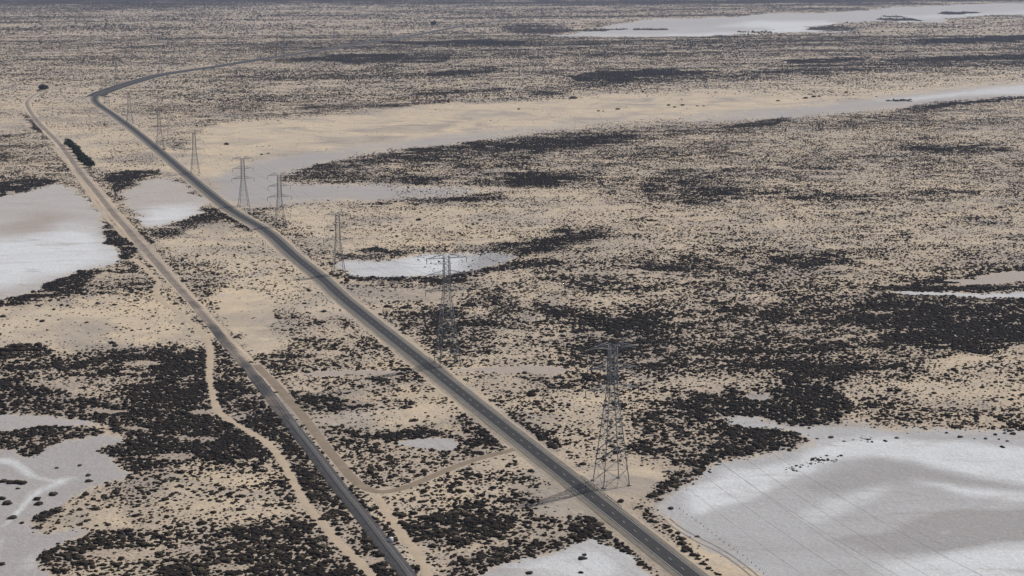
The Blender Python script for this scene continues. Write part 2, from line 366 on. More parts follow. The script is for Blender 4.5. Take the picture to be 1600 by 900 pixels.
# ------------------------------------------------------------------ materials
def mat(name, rough=.9, spec=.15):
    m = bpy.data.materials.new(name); m.use_nodes = True
    b = m.node_tree.nodes['Principled BSDF']; b.inputs['Roughness'].default_value = rough
    b.inputs['Specular IOR Level'].default_value = spec
    return m, m.node_tree, b
class N:
    def __init__(s, nt): s.nt = nt
    def new(s, t, **k):
        n = s.nt.nodes.new(t)
        for a, b in k.items(): setattr(n, a, b)
        return n
    def link(s, a, b): s.nt.links.new(a, b)
    def pos(s): return s.new('ShaderNodeNewGeometry').outputs['Position']
    def scaled(s, sx, sy, sz):
        m = s.new('ShaderNodeMapping'); m.inputs['Scale'].default_value = (sx, sy, sz); s.link(s.pos(), m.inputs['Vector']); return m.outputs[0]
    def noise(s, scale, detail=4, rough=.6, vec=None, dist=0):
        n = s.new('ShaderNodeTexNoise'); n.inputs['Scale'].default_value = scale; n.inputs['Detail'].default_value = detail
        n.inputs['Roughness'].default_value = rough; n.inputs['Distortion'].default_value = dist
        s.link(vec if vec is not None else s.pos(), n.inputs['Vector']); return n.outputs['Fac']
    def ramp(s, fac, lo, hi, a=0., b=1.):
        n = s.new('ShaderNodeMapRange'); n.inputs[1].default_value = lo; n.inputs[2].default_value = hi
        n.inputs[3].default_value = a; n.inputs[4].default_value = b; s.link(fac, n.inputs[0]); return n.outputs[0]
    def mix(s, f, a, b):
        n = s.new('ShaderNodeMix', data_type='RGBA')
        for k, v in ((0, f), (6, a), (7, b)):
            if hasattr(v, 'is_output'): s.link(v, n.inputs[k])
            else: n.inputs[k].default_value = v if k == 0 else (*v, 1)
        return n.outputs[2]
    def math(s, op, a, b=0.):
        n = s.new('ShaderNodeMath', operation=op)
        for k, v in ((0, a), (1, b)):
            if hasattr(v, 'is_output'): s.link(v, n.inputs[k])
            else: n.inputs[k].default_value = v
        return n.outputs[0]
    def attr(s, name):
        n = s.new('ShaderNodeAttribute', attribute_name=name); return n.outputs['Fac']
    def bump(s, h, st, dist, bsdf):
        n = s.new('ShaderNodeBump'); n.inputs['Strength'].default_value = st; n.inputs['Distance'].default_value = dist
        s.link(h, n.inputs['Height']); s.link(n.outputs[0], bsdf.inputs['Normal'])

# the plain: sand, soil, litter and salt crust
mg, t, b = mat('plain'); n = N(t)
broad = n.noise(.006, 4); mid = n.noise(.045, 4); fine = n.noise(.55, 5, .65)
sand = n.mix(n.ramp(broad, .35, .65), (.585, .465, .315), (.505, .42, .315))
sand = n.mix(n.ramp(mid, .35, .7), sand, (.44, .362, .275))
patch = n.noise(.011, 5, .62, None, .8)
sand = n.mix(n.ramp(patch, .48, .64, 0, .9), sand, (.30, .26, .22))
sand = n.mix(n.ramp(n.noise(.028, 4, .6), .56, .70, 0, .6), sand, (.41, .36, .31))
soil = n.mix(n.ramp(mid, .3, .7), (.25, .205, .175), (.33, .27, .22))
veg = n.attr('veg')
col = n.mix(n.math('MULTIPLY', n.ramp(veg, .15, .95), .8), sand, soil)
# little herbs and dry litter between the bushes
tuft = n.math('MULTIPLY', n.ramp(n.noise(.62, 3, .5), .53, .60), n.ramp(veg, .02, .45, 0., .6))
col = n.mix(tuft, col, (.13, .105, .085))
grain = n.ramp(fine, .3, .7, .86, 1.12)
saltc = n.mix(n.attr('warm'), (.292, .295, .303), (.375, .305, .25))
crust = n.noise(.9, 6, .75); streak = n.noise(1., 5, .65, n.scaled(.012, .022, .02), 1.6)
wfac = n.math('MULTIPLY', n.attr('white'), n.ramp(streak, .3, .65, .78, 1.1))
wfac = n.math('MULTIPLY', wfac, n.ramp(crust, .35, .6, .8, 1.1))
saltc = n.mix(n.ramp(wfac, .15, .85), saltc, (.59, .60, .605))
saltc = n.mix(n.ramp(n.noise(1., 4, .6, n.scaled(.02, .05, .02), 1.2), .56, .70, 0, .5), saltc, (.31, .275, .25))
sm = n.math('ADD', n.attr('salt'), n.ramp(n.noise(.25, 4, .7), 0.25, .75, -.42, .42))
sm = n.math('ADD', sm, n.ramp(n.noise(.04, 3, .6), .3, .7, -.2, .2))
col = n.mix(n.ramp(sm, .22, .75), col, saltc)
mm = n.new('ShaderNodeVectorMath', operation='SCALE'); n.link(col, mm.inputs[0]); n.link(grain, mm.inputs['Scale'])
n.link(mm.outputs[0], b.inputs['Base Color'])
crk = n.noise(.35, 6, .8, n.scaled(1, .35, 1))
rip = n.math('ADD', n.math('MULTIPLY', crk, n.math('MULTIPLY', n.attr('salt'), 1.2)), fine)
rip = n.math('ADD', rip, n.math('MULTIPLY', n.noise(.16, 4), 2.2))
n.bump(rip, .55, .55, b)

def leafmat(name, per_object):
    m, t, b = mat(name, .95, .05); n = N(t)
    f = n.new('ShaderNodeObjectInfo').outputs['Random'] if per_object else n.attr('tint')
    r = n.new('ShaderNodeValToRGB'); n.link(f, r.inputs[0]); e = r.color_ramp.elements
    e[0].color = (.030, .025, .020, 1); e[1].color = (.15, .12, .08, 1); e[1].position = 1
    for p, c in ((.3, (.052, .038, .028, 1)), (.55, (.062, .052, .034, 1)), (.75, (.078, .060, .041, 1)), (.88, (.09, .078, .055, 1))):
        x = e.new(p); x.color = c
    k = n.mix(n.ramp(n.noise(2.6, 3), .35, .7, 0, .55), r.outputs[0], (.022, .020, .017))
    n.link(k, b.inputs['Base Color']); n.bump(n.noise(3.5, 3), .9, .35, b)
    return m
m_scrub = leafmat('scrub_leaves', False); m_bush = leafmat('bush_leaves', True)
m_tree, t, b = mat('tree_leaves', .95, .05); n = N(t)
n.link(n.mix(n.ramp(n.noise(1.3, 3), .35, .7), (.05, .062, .036), (.025, .032, .02)), b.inputs['Base Color'])
m_bark, t, b = mat('bark'); n = N(t); n.link(n.mix(n.noise(3.), (.12, .09, .065), (.2, .16, .12)), b.inputs['Base Color'])

def simple(name, c1, c2, scale, bump=0, rough=.9, lo=.3, hi=.7, vec=None, metal=0):
    m, t, b = mat(name, rough); n = N(t)
    v = n.scaled(*vec) if vec else None
    f = n.noise(scale, 5, .65, v)
    n.link(n.mix(n.ramp(f, lo, hi), c1, c2), b.inputs['Base Color']); b.inputs['Metallic'].default_value = metal
    if bump: n.bump(f, .6, bump, b)
    return m
m_asph = simple('asphalt', (.036, .036, .037), (.056, .054, .054), .35)
m_paint = simple('road_paint', (.50, .50, .49), (.32, .32, .31), .8)
m_shld = simple('gravel_shoulder', (.14, .125, .103), (.21, .185, .15), .22)
m_bank = simple('gravel_bank', (.27, .23, .185), (.42, .35, .265), .15)
m_ball = simple('ballast', (.045, .043, .045), (.085, .08, .08), .5)
m_ballfar = simple('ballast_dusty', (.23, .19, .155), (.38, .315, .245), .06)
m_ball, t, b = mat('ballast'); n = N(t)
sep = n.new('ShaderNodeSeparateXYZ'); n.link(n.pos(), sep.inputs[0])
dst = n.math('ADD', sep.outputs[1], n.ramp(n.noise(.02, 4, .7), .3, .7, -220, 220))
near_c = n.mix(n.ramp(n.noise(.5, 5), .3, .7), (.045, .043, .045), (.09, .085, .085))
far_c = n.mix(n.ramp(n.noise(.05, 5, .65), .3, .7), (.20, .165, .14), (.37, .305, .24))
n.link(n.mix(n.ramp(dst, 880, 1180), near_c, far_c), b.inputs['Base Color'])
m_rail = simple('rail_steel', (.13, .11, .095), (.24, .22, .20), .6, rough=.6, metal=.3)
m_slp = simple('sleeper_concrete', (.26, .25, .24), (.34, .33, .31), 1.)
m_dirt = simple('dirt_road', (.185, .145, .105), (.26, .205, .15), .10)
m_sandt = simple('sandy_track', (.46, .365, .26), (.36, .29, .215), .12)
m_rut = simple('wheel_rut', (.17, .14, .12), (.27, .23, .20), .3)
m_steel = simple('galvanised_steel', (.20, .205, .215), (.31, .315, .32), .4, rough=.6, metal=.3)
m_conc = simple('concrete', (.30, .28, .25), (.4, .37, .33), 1.)
m_glassy = simple('insulator_brown', (.07, .05, .045), (.10, .08, .07), 2., rough=.4)
m_wire = simple('aluminium_wire', (.16, .16, .17), (.22, .22, .23), .1)
m_white = simple('white_enamel', (.72, .72, .70), (.62, .62, .60), 1.5)
m_post = simple('weathered_post', (.07, .06, .05), (.12, .10, .08), 2.)

# ------------------------------------------------------------------ mesh helpers
def mesh_np(name, verts, tris=None, quads=None, smooth=False):
    me = bpy.data.meshes.new(name)
    nv = len(verts); tris = np.zeros((0, 3), np.int32) if tris is None else np.asarray(tris, np.int32)
    quads = np.zeros((0, 4), np.int32) if quads is None else np.asarray(quads, np.int32)
    me.vertices.add(nv); me.vertices.foreach_set('co', np.asarray(verts, np.float32).ravel())
    loops = np.concatenate([tris.ravel(), quads.ravel()]).astype(np.int32)
    me.loops.add(len(loops)); me.loops.foreach_set('vertex_index', loops)
    st = np.concatenate([np.arange(len(tris))*3, len(tris)*3+np.arange(len(quads))*4]).astype(np.int32)
    me.polygons.add(len(st)); me.polygons.foreach_set('loop_start', st)
    me.update(calc_edges=True)
    if smooth: me.polygons.foreach_set('use_smooth', np.ones(len(st), bool))
    return me
def link(name, me, m=None, parent=None, loc=None):
    if m is not None and not me.materials: me.materials.append(m)
    o = bpy.data.objects.new(name, me); C.objects.link(o)
    if parent: o.parent = parent
    if loc is not None: o.location = loc
    return o
def tag(o, label=None, cat=None, group=None, kind=None):
    for k, v in (('label', label), ('category', cat), ('group', group), ('kind', kind)):
        if v: o[k] = v
    return o
class MB:
    def __init__(s): s.v = []; s.q = []; s.t = []
    def bar(s, p, q, w, w2=None):
        p = np.array(p, float); q = np.array(q, float); d = q-p; L = np.linalg.norm(d); d /= L
        up = np.array([0, 0, 1.]) if abs(d[2]) < .9 else np.array([1., 0, 0])
        a = np.cross(d, up); a /= np.linalg.norm(a); c = np.cross(d, a); k = len(s.v); w2 = w2 or w
        for base, ww in ((p, w), (q, w2)):
            for i, j in ((-1, -1), (1, -1), (1, 1), (-1, 1)): s.v.append(base+a*i*ww/2+c*j*ww/2)
        s.q += [(k+i, k+(i+1) % 4, k+4+(i+1) % 4, k+4+i) for i in range(4)]+[(k+3, k+2, k+1, k), (k+4, k+5, k+6, k+7)]
    def box(s, c, d):
        c = np.array(c, float); k = len(s.v)
        for z in (-1, 1):
            for i, j in ((-1, -1), (1, -1), (1, 1), (-1, 1)): s.v.append(c+np.array([i*d[0], j*d[1], z*d[2]])/2)
        s.q += [(k+3, k+2, k+1, k), (k+4, k+5, k+6, k+7)]+[(k+i, k+(i+1) % 4, k+4+(i+1) % 4, k+4+i) for i in range(4)]
    def mesh(s, name): return mesh_np(name, np.array(s.v), s.t if s.t else None, s.q if s.q else None)

# ------------------------------------------------------------------ the plain: one sheet out past the horizon of the frame
vs = np.concatenate([np.array([-44, -40, -36, -32]), np.arange(-28, 930, 2.), np.arange(930, 1150, 10), np.array([1200, 1400, 1800, 3000, 8000])])
us = np.concatenate([np.array([-6000, -3000, -1500, -900]), np.arange(-500, -60, 10), np.arange(-60, 1660, 2.5), np.arange(1660, 2110, 10), np.array([2600, 3200, 5000, 8000])])
gu, gv = np.meshgrid(us, vs); x, z = G(gu, gv)
wu, wv = warp(x, z)
a_salt = sample(salt, wu, wv); a_cov = sample(cover, wu, wv); a_warm = sample(warm, wu, wv); a_white = np.clip(sample(white, wu, wv), 0, 1)
a_pid = sample(pid, wu, wv, 0)
hz = height(x, z)
nr, nc = gu.shape; idx = np.arange(nr*nc).reshape(nr, nc)
quads = np.stack([idx[1:, :-1], idx[1:, 1:], idx[:-1, 1:], idx[:-1, :-1]], -1).reshape(-1, 4)
fsalt = ((a_salt[1:, :-1]+a_salt[1:, 1:]+a_salt[:-1, 1:]+a_salt[:-1, :-1])/4).ravel() > .5
fpid = np.where(fsalt, a_pid[1:, 1:].ravel(), 0)
V = np.stack([x, z, hz], -1).reshape(-1, 3)
attrs = dict(salt=a_salt.ravel(), veg=a_cov.ravel(), warm=a_warm.ravel(), white=a_white.ravel())
def sheet(name, mask):
    q = quads[mask]; used, inv = np.unique(q.ravel(), return_inverse=True)
    me = mesh_np(name, V[used], None, inv.reshape(-1, 4), True)
    for k, a in attrs.items():
        at = me.attributes.new(k, 'FLOAT', 'POINT'); at.data.foreach_set('value', a[used].astype(np.float32))
    return tag(link(name, me, mg), kind='structure')
pans = [i for i in range(1, 15) if (fpid == i).sum() > 60]
gm = np.ones(len(quads), bool)
for i in pans: gm &= fpid != i
sheet('ground', gm)
for i in pans: sheet('salt_pan', fpid == i)

# ------------------------------------------------------------------ highway, railway, tracks
def frame(line):
    d = np.gradient(line, axis=0); d /= np.linalg.norm(d, axis=1)[:, None]
    return d, np.stack([d[:, 1], -d[:, 0]], 1)         # normal points to the right of travel
def strip(name, line, prof, m, parent=None, zf=None, jit=0, sel=None):
    """prof: list of (offset, z)"""
    d, nn = frame(line); vv = []; k = len(prof)
    base = height(line[:, 0], line[:, 1])
    for j, (off, zz) in enumerate(prof):
        o = off+(jit*np.sign(off)*(fbm(line[:, 0], line[:, 1], 22, 41+j, 2)*2) if jit else 0)
        p = line+nn*(o[:, None] if jit else off)
        vv.append(np.stack([p[:, 0], p[:, 1], base+zz], 1))
    vv = np.stack(vv, 1); ni = len(line)
    ii = np.arange(ni*k).reshape(ni, k)
    q = np.stack([ii[:-1, :-1], ii[:-1, 1:], ii[1:, 1:], ii[1:, :-1]], -1)
    if sel is not None: q = q[sel]
    me = mesh_np(name, vv.reshape(-1, 3), None, q.reshape(-1, 4)[:, ::-1])
    return link(name, me, m, parent)
RZ = .55
ib = int(np.argmax(ROAD[:, 1] > 2950)); FARR = ROAD[ib:]
tag(strip('highway', FARR, [(-15, RZ-.03), (15, RZ-.03)], m_asph), kind='structure')
tag(strip('highway', ROAD, [(-4.1, RZ), (0, RZ+.06), (4.1, RZ)], m_asph), kind='structure')
strip_s = tag(strip('road_shoulder', ROAD, [(-6.6, RZ-.16), (-4.1, RZ-.002)], m_shld, jit=.25), kind='structure')
tag(strip('road_shoulder', ROAD, [(4.1, RZ-.002), (6.6, RZ-.16)], m_shld, jit=.25), kind='structure')
tag(strip('road_bank', ROAD, [(-9.8, -.3), (-6.2, RZ-.155)], m_bank, jit=.5), kind='structure')
tag(strip('road_bank', ROAD, [(6.2, RZ-.155), (9.8, -.3)], m_bank, jit=.5), kind='structure')
for off in (-3.5, 3.5):
    tag(strip('edge_line', ROAD, [(off-.11, RZ+.035), (off+.11, RZ+.035)], m_paint), kind='structure')
# centre dashes, 3 m painted and 9 m gap
seg = np.linalg.norm(np.diff(ROAD, axis=0), axis=1); cum = np.concatenate([[0], np.cumsum(seg)])
mb = MB(); L = 0
while L < min(cum[-1], 2600):
    pts = [np.array([np.interp(q, cum, ROAD[:, 0]), np.interp(q, cum, ROAD[:, 1])]) for q in (L, L+3)]
    d = (pts[1]-pts[0])/3; nn = np.array([d[1], -d[0]])*.08; k = len(mb.v)
    for p, s in ((pts[0], -1), (pts[0], 1), (pts[1], 1), (pts[1], -1)):
        q = p+nn*s; mb.v.append(np.array([q[0], q[1], RZ+.085]))
    mb.q.append((k, k+1, k+2, k+3)); L += 12
tag(link('centre_line', mb.mesh('centre_line'), m_paint), kind='structure')

def root(name, loc, rz=0):
    o = bpy.data.objects.new(name, None); C.objects.link(o); o.location = loc; o.rotation_euler = (0, 0, rz); o.empty_display_size = .5; return o
# railway: ballast, two rails, sleepers
rcum = np.concatenate([[0], np.cumsum(np.linalg.norm(np.diff(RAIL, axis=0), axis=1))])
iz = int(np.argmax(RAIL[:, 1] > 960)); iz2 = len(RAIL)
rw = root('railway_track', (0, 0, 0)); tag(rw, 'single railway line on dark ballast running left of the highway', 'railway')
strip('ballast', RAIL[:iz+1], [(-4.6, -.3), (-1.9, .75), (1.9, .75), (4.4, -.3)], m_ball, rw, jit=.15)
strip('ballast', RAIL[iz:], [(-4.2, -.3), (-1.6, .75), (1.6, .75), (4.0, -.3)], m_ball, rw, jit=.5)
for off in (-.72, .72):
    strip('rail', RAIL, [(off-.06, .86), (off-.06, 1.0), (off+.06, 1.0), (off+.06, .86)], m_rail, rw)
mb = MB(); L = 5
def at(line, cm, q): return np.array([np.interp(q, cm, line[:, 0]), np.interp(q, cm, line[:, 1])])
while L < 340:
    a = at(RAIL, rcum, L); c = at(RAIL, rcum, L+.3); d = (c-a)/np.linalg.norm(c-a); nn = np.array([d[1], -d[0]])
    mb.bar((*(a-nn*1.25), .80), (*(a+nn*1.25), .80), .16); L += .7
link('sleepers', mb.mesh('sleepers'), m_slp, rw)['kind'] = 'stuff'
for nm, ln, wd, m in (('dirt_road', ACCESS, 2.6, m_dirt), ('dirt_track', TRACKW, 1.9, m_sandt), ('dirt_track', PATHS, 1.9, m_sandt), ('dirt_track', PATHN, 1.1, m_sandt), ('dirt_track', PATHR, 1.0, m_sandt), ('dirt_track', PATHM, 1.1, m_sandt)):
    tag(strip(nm, ln, [(-wd, .02), (-wd*.6, .07), (wd*.6, .07), (wd, .02)], m, jit=.7), kind='structure')
R1 = spline('1046,810 1064,825 1080,834 1100,844 1120,854 1137,864 1160,880 1190,905 1250,960', 3)
R2 = spline('1036,810 1050,823 1070,835 1088,847 1110,856 1125,864 1140,874 1160,889 1200,925', 3)
R0 = spline('1030,790 1030,800 1036,810', 2)
for ln in (R1, R2):
    tag(strip('wheel_track', ln, [(-.42, .03), (.42, .03)], m_rut, jit=.05), kind='structure')

# ------------------------------------------------------------------ pylons
def pylon_meshes(H, bw, arms, bwid=1.7, aw=(10., 10., 10.8), lw=.31, br=.115):
    """H top, bw half base width, arms = three heights top to bottom"""
    waist = arms[2]; D = {}
    def hw(zz): return bw+(bwid-bw)*min(zz/waist, 1)-(.35*max(0, zz-waist)/(H-waist))
    legs = []
    for sx, sy in ((-1, -1), (1, -1), (1, 1), (-1, 1)):
        m = MB(); zs = [0, waist, H-1.5]
        for a, b in zip(zs[:-1], zs[1:]):
            m.bar((sx*hw(a), sy*hw(a), a), (sx*hw(b), sy*hw(b), b), lw, lw*.85)
        legs.append(m.mesh('leg'))
    lat = MB(); zs = [0]; zz = 0
    while zz < waist-3: zz += max(3.4, hw(zz)*1.25); zs.append(min(zz, waist))
    zs[-1] = waist
    k = int(round((H-1.5-waist)/3.2)); zs += [waist+(H-1.5-waist)*(i+1)/k for i in range(k)]
    for a, b in zip(zs[:-1], zs[1:]):
        ha, hb = hw(a), hw(b); ring = [(-1, -1), (1, -1), (1, 1), (-1, 1)]
        for i in range(4):
            p, q = ring[i], ring[(i+1) % 4]
            lat.bar((p[0]*ha, p[1]*ha, a), (q[0]*hb, q[1]*hb, b), br); lat.bar((q[0]*ha, q[1]*ha, a), (p[0]*hb, p[1]*hb, b), br)
            lat.bar((p[0]*hb, p[1]*hb, b), (q[0]*hb, q[1]*hb, b), br)
    tips = []; armm = []; ins = []
    for zz, l in zip(arms, aw):
        h0 = hw(zz)
        for s in (-1, 1):
            m = MB(); tip = np.array([s*l, 0, zz])
            for sy in (-1, 1):
                m.bar((s*h0, sy*h0, zz), tip, .22, .15); m.bar((s*h0, sy*h0, zz+2.2), tip, .2, .15)
                for f in (.3, .6):
                    p = np.array([s*h0, sy*h0, zz])*(1-f)+tip*f; q = np.array([s*h0, sy*h0, zz+2.2])*(1-f)+tip*f
                    m.bar(p, q, .1)
            for f in (0., .3, .6):
                m.bar(np.array([s*h0, -h0, zz])*(1-f)+tip*f, np.array([s*h0, h0, zz])*(1-f)+tip*f, .1)
            armm.append(m.mesh('crossarm'))
            m = MB(); m.bar(tip, tip-np.array([0, 0, 3.0]), .26); ins.append(m.mesh('insulator')); tips.append(tip-np.array([0, 0, 3.0]))
    pk = []
    for s in (-1, 1):
        m = MB(); h0 = hw(H-1.5); e = (s*aw[0]*.62, 0, H+.6)
        for sy in (-1, 1): m.bar((s*h0, sy*h0, H-1.5), e, .14)
        pk.append(m.mesh('earthwire_peak')); tips.append(np.array(e))
    ft = []
    for sx, sy in ((-1, -1), (1, -1), (1, 1), (-1, 1)):
        m = MB(); m.box((sx*bw, sy*bw, .15), (1.5, 1.5, .9)); ft.append(m.mesh('footing'))
    parts = [('leg', q, m_steel) for q in legs]+[('lattice', lat.mesh('lattice'), m_steel)]+[('crossarm', q, m_steel) for q in armm]+[('insulator', q, m_glassy) for q in ins]+[('earthwire_peak', q, m_steel) for q in pk]+[('footing', q, m_conc) for q in ft]
    return parts, tips
TALL = pylon_meshes(65.5, 6.3, (63., 53.5, 44.), 1.9, (12., 12., 12.8), .34, .14)
STD = pylon_meshes(47.5, 4.6, (45.5, 36., 26.5))
PY = [(955,755,1,'tall steel lattice pylon nearest the camera, its shadow lying across the highway'),
 (699,569,1,'tall steel lattice pylon beside the highway just left of the nearest one'),
 (529,429,0,'lattice pylon at the left tip of the small white salt patch'),
 (438,354,0,'lattice pylon on the sandy rise just right of the highway, above the black scrub'),
 (381,322,0,'lattice pylon standing at the edge of the grey pan right of the highway'),
 (305,271,0,'lattice pylon against bare sand right of the highway with a clump line beside it'),
 (250,231,0,'lattice pylon with a dark bush at its right foot beside the highway'),
 (203,193,0,'faint lattice pylon right of the highway just below its bend'),
 (167,166,0,'faint lattice pylon inside the bend of the highway'),
 (183,133.5,0,'faint lattice pylon just above the bend of the highway'),
 (251,117,0,'faint lattice pylon on the far road where it runs right from the bend'),
 (357,89,0,'faint distant lattice pylon left of the far highway, above the road'),
 (444,81,0,'faint distant lattice pylon touching the far highway, fourth before the lone tree'),
 (522,71,0,'faint distant lattice pylon just right of where the far road dips'),
 (602,58,0,'faint distant lattice pylon left of the lone far tree'),
 (783,35,0,'faint distant lattice pylon at the far end of the visible highway'),
 (846,33,0,'faintest distant lattice pylon left of the far white salt lake')]
pos = [np.array([float(a) for a in G(u, y)]) for u, y, _, _ in PY]
p0 = pos[0]+np.array([.333, -.943])*430
chain = [p0]+pos; tipw = []
for i, (u, y, tall, lab) in enumerate(PY):
    a = chain[i]; c = chain[i+2] if i+2 < len(chain) else chain[i+1]
    d = c-a; az = math.atan2(-d[0], d[1])
    r = root('pylon', (pos[i][0], pos[i][1], 0), az); tag(r, lab, 'pylon', 'pylons of the power line along the highway')
    parts, tips = TALL if tall else STD
    for nm, me, m in parts: link(nm, me, m, r)
    ca, sa = math.cos(az), math.sin(az)
    tipw.append([np.array([pos[i][0]+ca*q[0]-sa*q[1], pos[i][1]+sa*q[0]+ca*q[1], q[2]]) for q in tips])
off0 = p0-pos[0]
tipw = [[q+np.array([off0[0], off0[1], 0]) for q in tipw[0]]]+tipw
wn = ['top left', 'top right', 'middle left', 'middle right', 'bottom left', 'bottom right']
for k in range(8):
    m = MB(); r = .028 if k < 6 else .012
    for a, c in zip(tipw[:-1], tipw[1:]):
        a = a[k]; c = c[k]; L = np.linalg.norm(c-a); sag = min(14, L*L/10000.) ; ns = max(8, int(L/20)); prev = a
        for j in range(1, ns+1):
            f = j/ns; p = a*(1-f)+c*f-np.array([0, 0, 4*sag*f*(1-f)]); m.bar(prev, p, r*2); prev = p
    o = link('conductor_wire' if k < 6 else 'earth_wire', m.mesh('wire'), m_wire)
    tag(o, ('thin power conductor strung from the %s crossarms of the pylons' % wn[k]) if k < 6 else 'thin earth wire strung between the %s peaks of the pylons' % ('left', 'right')[k-6], 'power line', 'wires between the pylons')

# guard rails by the two tall pylons
def guard(q0, q1, lab):
    line = ROAD; cm = cum
    x0, z0 = G(*q0); x1, z1 = G(*q1)
    a = np.array([x0, z0]); c = np.array([x1, z1])
    la = cm[np.argmin(np.hypot(line[:, 0]-a[0], line[:, 1]-a[1]))]; lc = cm[np.argmin(np.hypot(line[:, 0]-c[0], line[:, 1]-c[1]))]
    la, lc = min(la, lc), max(la, lc); rt = root('guard_rail', (0, 0, 0)); tag(rt, lab, 'guard rail', 'guard rails in front of the tall pylons')
    def pt(L):
        p = at(line, cm, L); d = at(line, cm, L+1)-p; d /= np.linalg.norm(d); return p+np.array([d[1], -d[0]])*6.2
    Ls = np.arange(la, lc, 4.0); mb = MB()
    for p, q in zip(Ls[:-1], Ls[1:]):
        A, B = pt(p), pt(q)
        for dz in (.62, .80): mb.bar((*A, RZ+dz), (*B, RZ+dz), .13)
        mb.bar((*A, RZ+.71), (*B, RZ+.71), .09)
    link('rail', mb.mesh('rail'), m_steel, rt)
    for L_ in Ls:
        A = pt(L_); mb = MB(); mb.bar((A[0]+.12, A[1], RZ-.5), (A[0]+.12, A[1], RZ+.85), .16); link('post', mb.mesh('post'), m_steel, rt)
# travel runs away from the camera, so the pylon side is at +offset
guard((903, 740), (968, 792), 'steel guard rail on the road edge at the nearest pylon')
guard((672, 558), (712, 592), 'steel guard rail on the road edge at the second tall pylon')

# ------------------------------------------------------------------ posts across the pan, cabinet
postp = spline('1062,795 1072,803 1090,815 1107,828 1125,843 1143,856 1160,868 1178,882 1200,902', 3.)
pc = np.concatenate([[0], np.cumsum(np.linalg.norm(np.diff(postp, axis=0), axis=1))])
me_post = MB(); me_post.bar((0, 0, -.1), (0, 0, .5), .26, .2); me_post = me_post.mesh('fence_post')
L = 0
while L < pc[-1]:
    q = at(postp, pc, L); o = link('marker_post', me_post, m_post, None, (q[0]+random.uniform(-.2, .2), q[1], 0)); o.rotation_euler = (random.uniform(-.1, .1), random.uniform(-.1, .1), random.random()*3)
    tag(o, 'short dark post in the row beside the wheel tracks on the salt pan', 'post', 'row of short posts on the large salt pan'); L += 4.2
cx, cz = [float(v) for v in G(611, 848)]
cab = root('equipment_cabinet', (cx, cz, 0), .5); tag(cab, 'small white equipment cabinet right of the railway in dark scrub', 'cabinet')
mb = MB(); mb.box((0, 0, 1.1), (1.6, 1.1, 2.0)); link('body', mb.mesh('body'), m_white, cab)
mb = MB(); mb.box((0, 0, 2.15), (1.8, 1.3, .1)); link('roof', mb.mesh('roof'), m_white, cab)
mb = MB(); mb.box((0, -.57, 1.1), (1.2, .04, 1.7)); dr = link('door', mb.mesh('door'), m_white, cab)
mb = MB(); mb.box((.45, -.62, 1.1), (.06, .06, .25)); link('handle', mb.mesh('handle'), m_steel, dr)

# ------------------------------------------------------------------ scrub
def dome(seg, rings, seed, nz=.3):
    r = np.random.default_rng(seed); v = []; tr = []
    lob = [(r.random()*6.28, .25+.3*r.random()) for _ in range(3)]
    for k in range(rings):
        ph = (k/rings)*math.pi/2*.98
        for s in range(seg):
            an = 6.283*(s+.5*(k % 2))/seg
            bul = 1+sum(a*max(0, math.cos(an-c))**3 for c, a in lob)*.8-.25
            rr = math.cos(ph*.92)*bul*(1+nz*(r.random()-.5)*1.6); zz = math.sin(ph)*(1+nz*(r.random()-.5))
            v.append((math.cos(an)*rr*(1.02 if k else .85), math.sin(an)*rr*(1.02 if k else .85), zz*.55-(.08 if k == 0 else 0)))
    v.append(((r.random()-.5)*.4, (r.random()-.5)*.4, .60*(1+nz*(r.random()-.5)))); top = len(v)-1
    for k in range(rings-1):
        for s in range(seg):
            a = k*seg+s; b_ = k*seg+(s+1) % seg; c = (k+1)*seg+s; d = (k+1)*seg+(s+1) % seg
            tr += [(a, b_, d), (a, d, c)]
    for s in range(seg):
        tr.append(((rings-1)*seg+s, (rings-1)*seg+(s+1) % seg, top))
    return np.array(v), np.array(tr)
NEAR = [dome(8, 3, 100+i, .45) for i in range(10)]
MID = [dome(6, 2, 200+i, .4) for i in range(8)]
FAR = [dome(5, 1, 300+i, .5) for i in range(6)]

